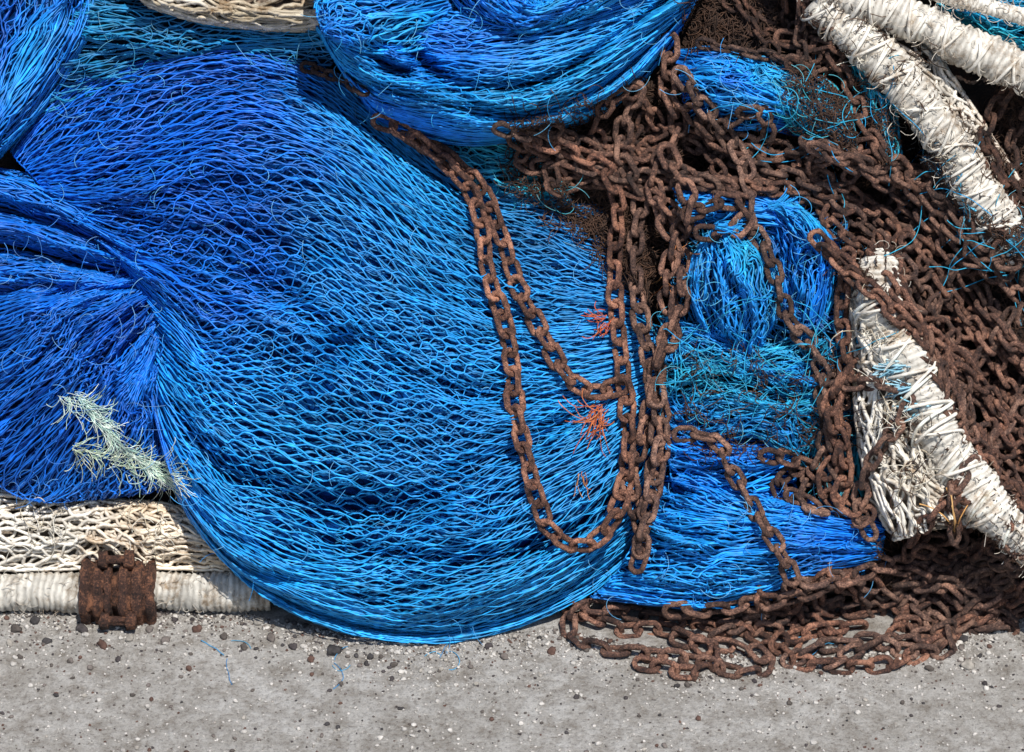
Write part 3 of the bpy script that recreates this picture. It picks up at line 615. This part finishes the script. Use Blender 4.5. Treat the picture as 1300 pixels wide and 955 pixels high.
gv=np.array([[-40,-40,0],[40,-40,0],[40,60,0],[-40,60,0]],float)
make_obj('ground',[(gv,np.array([[0,1,2,3]]),(1,1,1))],[m],'rough weathered concrete quay with grit','ground',kind='structure',smooth=False)
# ------------------------------------------------------------------ gravel & pebbles
M_stone=fibre_mat('stone',.9,.2,90,.6,1.3,.8,500)
bpy.ops.mesh.primitive_ico_sphere_add(subdivisions=2,radius=1)
t=bpy.context.object; tv=np.array([v.co[:] for v in t.data.vertices]); tf=np.array([p.vertices[:] for p in t.data.polygons]); bpy.data.objects.remove(t)
def stone_parts(cx,cy,r,col,k):
    c=W(cx,cy,hg(cy)); v=tv.copy()
    v*= (1+.4*vn(v[:,0:1]*1.5+k*3.1,v[:,1:2]*1.5+v[:,2:3]*1.9,k%50))
    v*=np.array([1,rng.uniform(.6,1),rng.uniform(.45,.75)])*r*S
    an=rng.uniform(0,6.28); ca_,sa_=math.cos(an),math.sin(an)
    v=v@np.array([[ca_,-sa_,0],[sa_,ca_,0],[0,0,1]])
    return v+c+np.array([0,0,r*S*.25]),tf,col
stc=[(.06,.055,.055),(.10,.085,.075),(.17,.145,.13),(.12,.07,.055),(.35,.32,.28),(.07,.06,.06)]
def tri_obj(name,parts,**kw):
    V=[];F=[];C=[];o=0
    for v,f,c in parts:
        V.append(v);F.append(f[:,:3]+o);o+=len(v);C.append(np.tile(np.array([*c,1.0]),(len(v),1)))
    V=np.concatenate(V);F=np.concatenate(F);C=np.concatenate(C); org=V.mean(0);org[2]=V[:,2].min()
    me=bpy.data.meshes.new(name); me.vertices.add(len(V));me.vertices.foreach_set('co',(V-org).astype(np.float32).ravel())
    me.loops.add(F.size);me.loops.foreach_set('vertex_index',F.astype(np.int32).ravel())
    me.polygons.add(len(F));me.polygons.foreach_set('loop_start',np.arange(0,F.size,3,dtype=np.int32));me.polygons.foreach_set('loop_total',np.full(len(F),3,np.int32))
    me.update(calc_edges=True)
    at=me.color_attributes.new('Col','FLOAT_COLOR','POINT');at.data.foreach_set('color',C.astype(np.float32).ravel())
    me.materials.append(M_stone); ob=bpy.data.objects.new(name,me);ob.location=org;bpy.context.scene.collection.objects.link(ob)
    for k_,v_ in kw.items(): ob[k_]=v_
parts=[]
for k in range(6500):
    x=rng.uniform(-60,1360); y=776+rng.exponential(20) if rng.random()<.7 else rng.uniform(785,960)
    if x>320: y+=np.interp(x,[320,450,560,700,740,900,1190,1300],[5,28,36,22,30,55,35,5])
    rr=rng.uniform(.7,2.1) if rng.random()<.9 else rng.uniform(2.1,4.2)
    parts.append(stone_parts(x,y,rr,stc[rng.integers(6)] if rng.random()<.45 else (.50,.47,.43),k))
tri_obj('gravel',parts,label='fine grit and gravel scattered on the concrete',category='gravel',kind='stuff')
big=[(425,828,10),(310,822,7),(345,812,8),(130,820,8),(165,812,7),(105,800,9),(60,815,6),(20,800,8),(210,815,7),(250,800,6),(330,790,8),(372,822,6),(470,835,5),(500,845,5),(640,835,6),(700,828,6),(1228,846,9),(1250,800,8),(1222,812,7),(1180,850,6),(90,840,5),(240,850,5),(560,850,4),(620,822,6),(45,790,7),(285,808,7),(190,800,6),(395,838,5),(12,818,6),(150,838,5)]
for k,(x,y,r) in enumerate(big):
    c=stc[k%6]
    lab=['small dark stone lying on the concrete','small brown stone lying on the concrete','small grey stone lying on the concrete','small reddish brown stone on the concrete','small pale grey stone lying on the concrete','small dark stone lying on the concrete'][k%6]
    tri_obj('pebble',[stone_parts(x,y,r,c,k*7+1)],label=lab,category='stone',group='pebbles scattered on the concrete')
# ------------------------------------------------------------------ camera & light
cam=bpy.data.cameras.new('camera'); co=bpy.data.objects.new('camera',cam); bpy.context.scene.collection.objects.link(co)
tgt=UV*VC; co.location=tgt+NV*D; co.rotation_euler=(math.radians(55),0,0)
cam.sensor_width=36; cam.lens=36*D/(1300*S); cam.clip_end=300; cam.clip_start=.1
bpy.context.scene.camera=co
EL=math.radians(66); AZ=math.radians(28)
sd=np.array([math.sin(AZ)*math.cos(EL),-math.cos(AZ)*math.cos(EL),math.sin(EL)])
from mathutils import Vector
l=bpy.data.lights.new('sun','SUN'); l.energy=5.0; l.angle=math.radians(.5); l.color=(1,.965,.91)
lo=bpy.data.objects.new('sun',l); bpy.context.scene.collection.objects.link(lo)
lo.rotation_euler=Vector(sd).to_track_quat('Z','Y').to_euler()
w=bpy.data.worlds.new('World'); bpy.context.scene.world=w; w.use_nodes=True; nt=w.node_tree
sk=nt.nodes.new('ShaderNodeTexSky'); sk.sky_type='NISHITA'; sk.sun_disc=False; sk.sun_elevation=EL; sk.sun_rotation=math.atan2(sd[0],sd[1])
nt.links.new(sk.outputs[0],nt.nodes['Background'].inputs[0]); nt.nodes['Background'].inputs[1].default_value=.11
sc=bpy.context.scene; sc.view_settings.view_transform='Standard'; sc.view_settings.look='None'; sc.view_settings.exposure=0
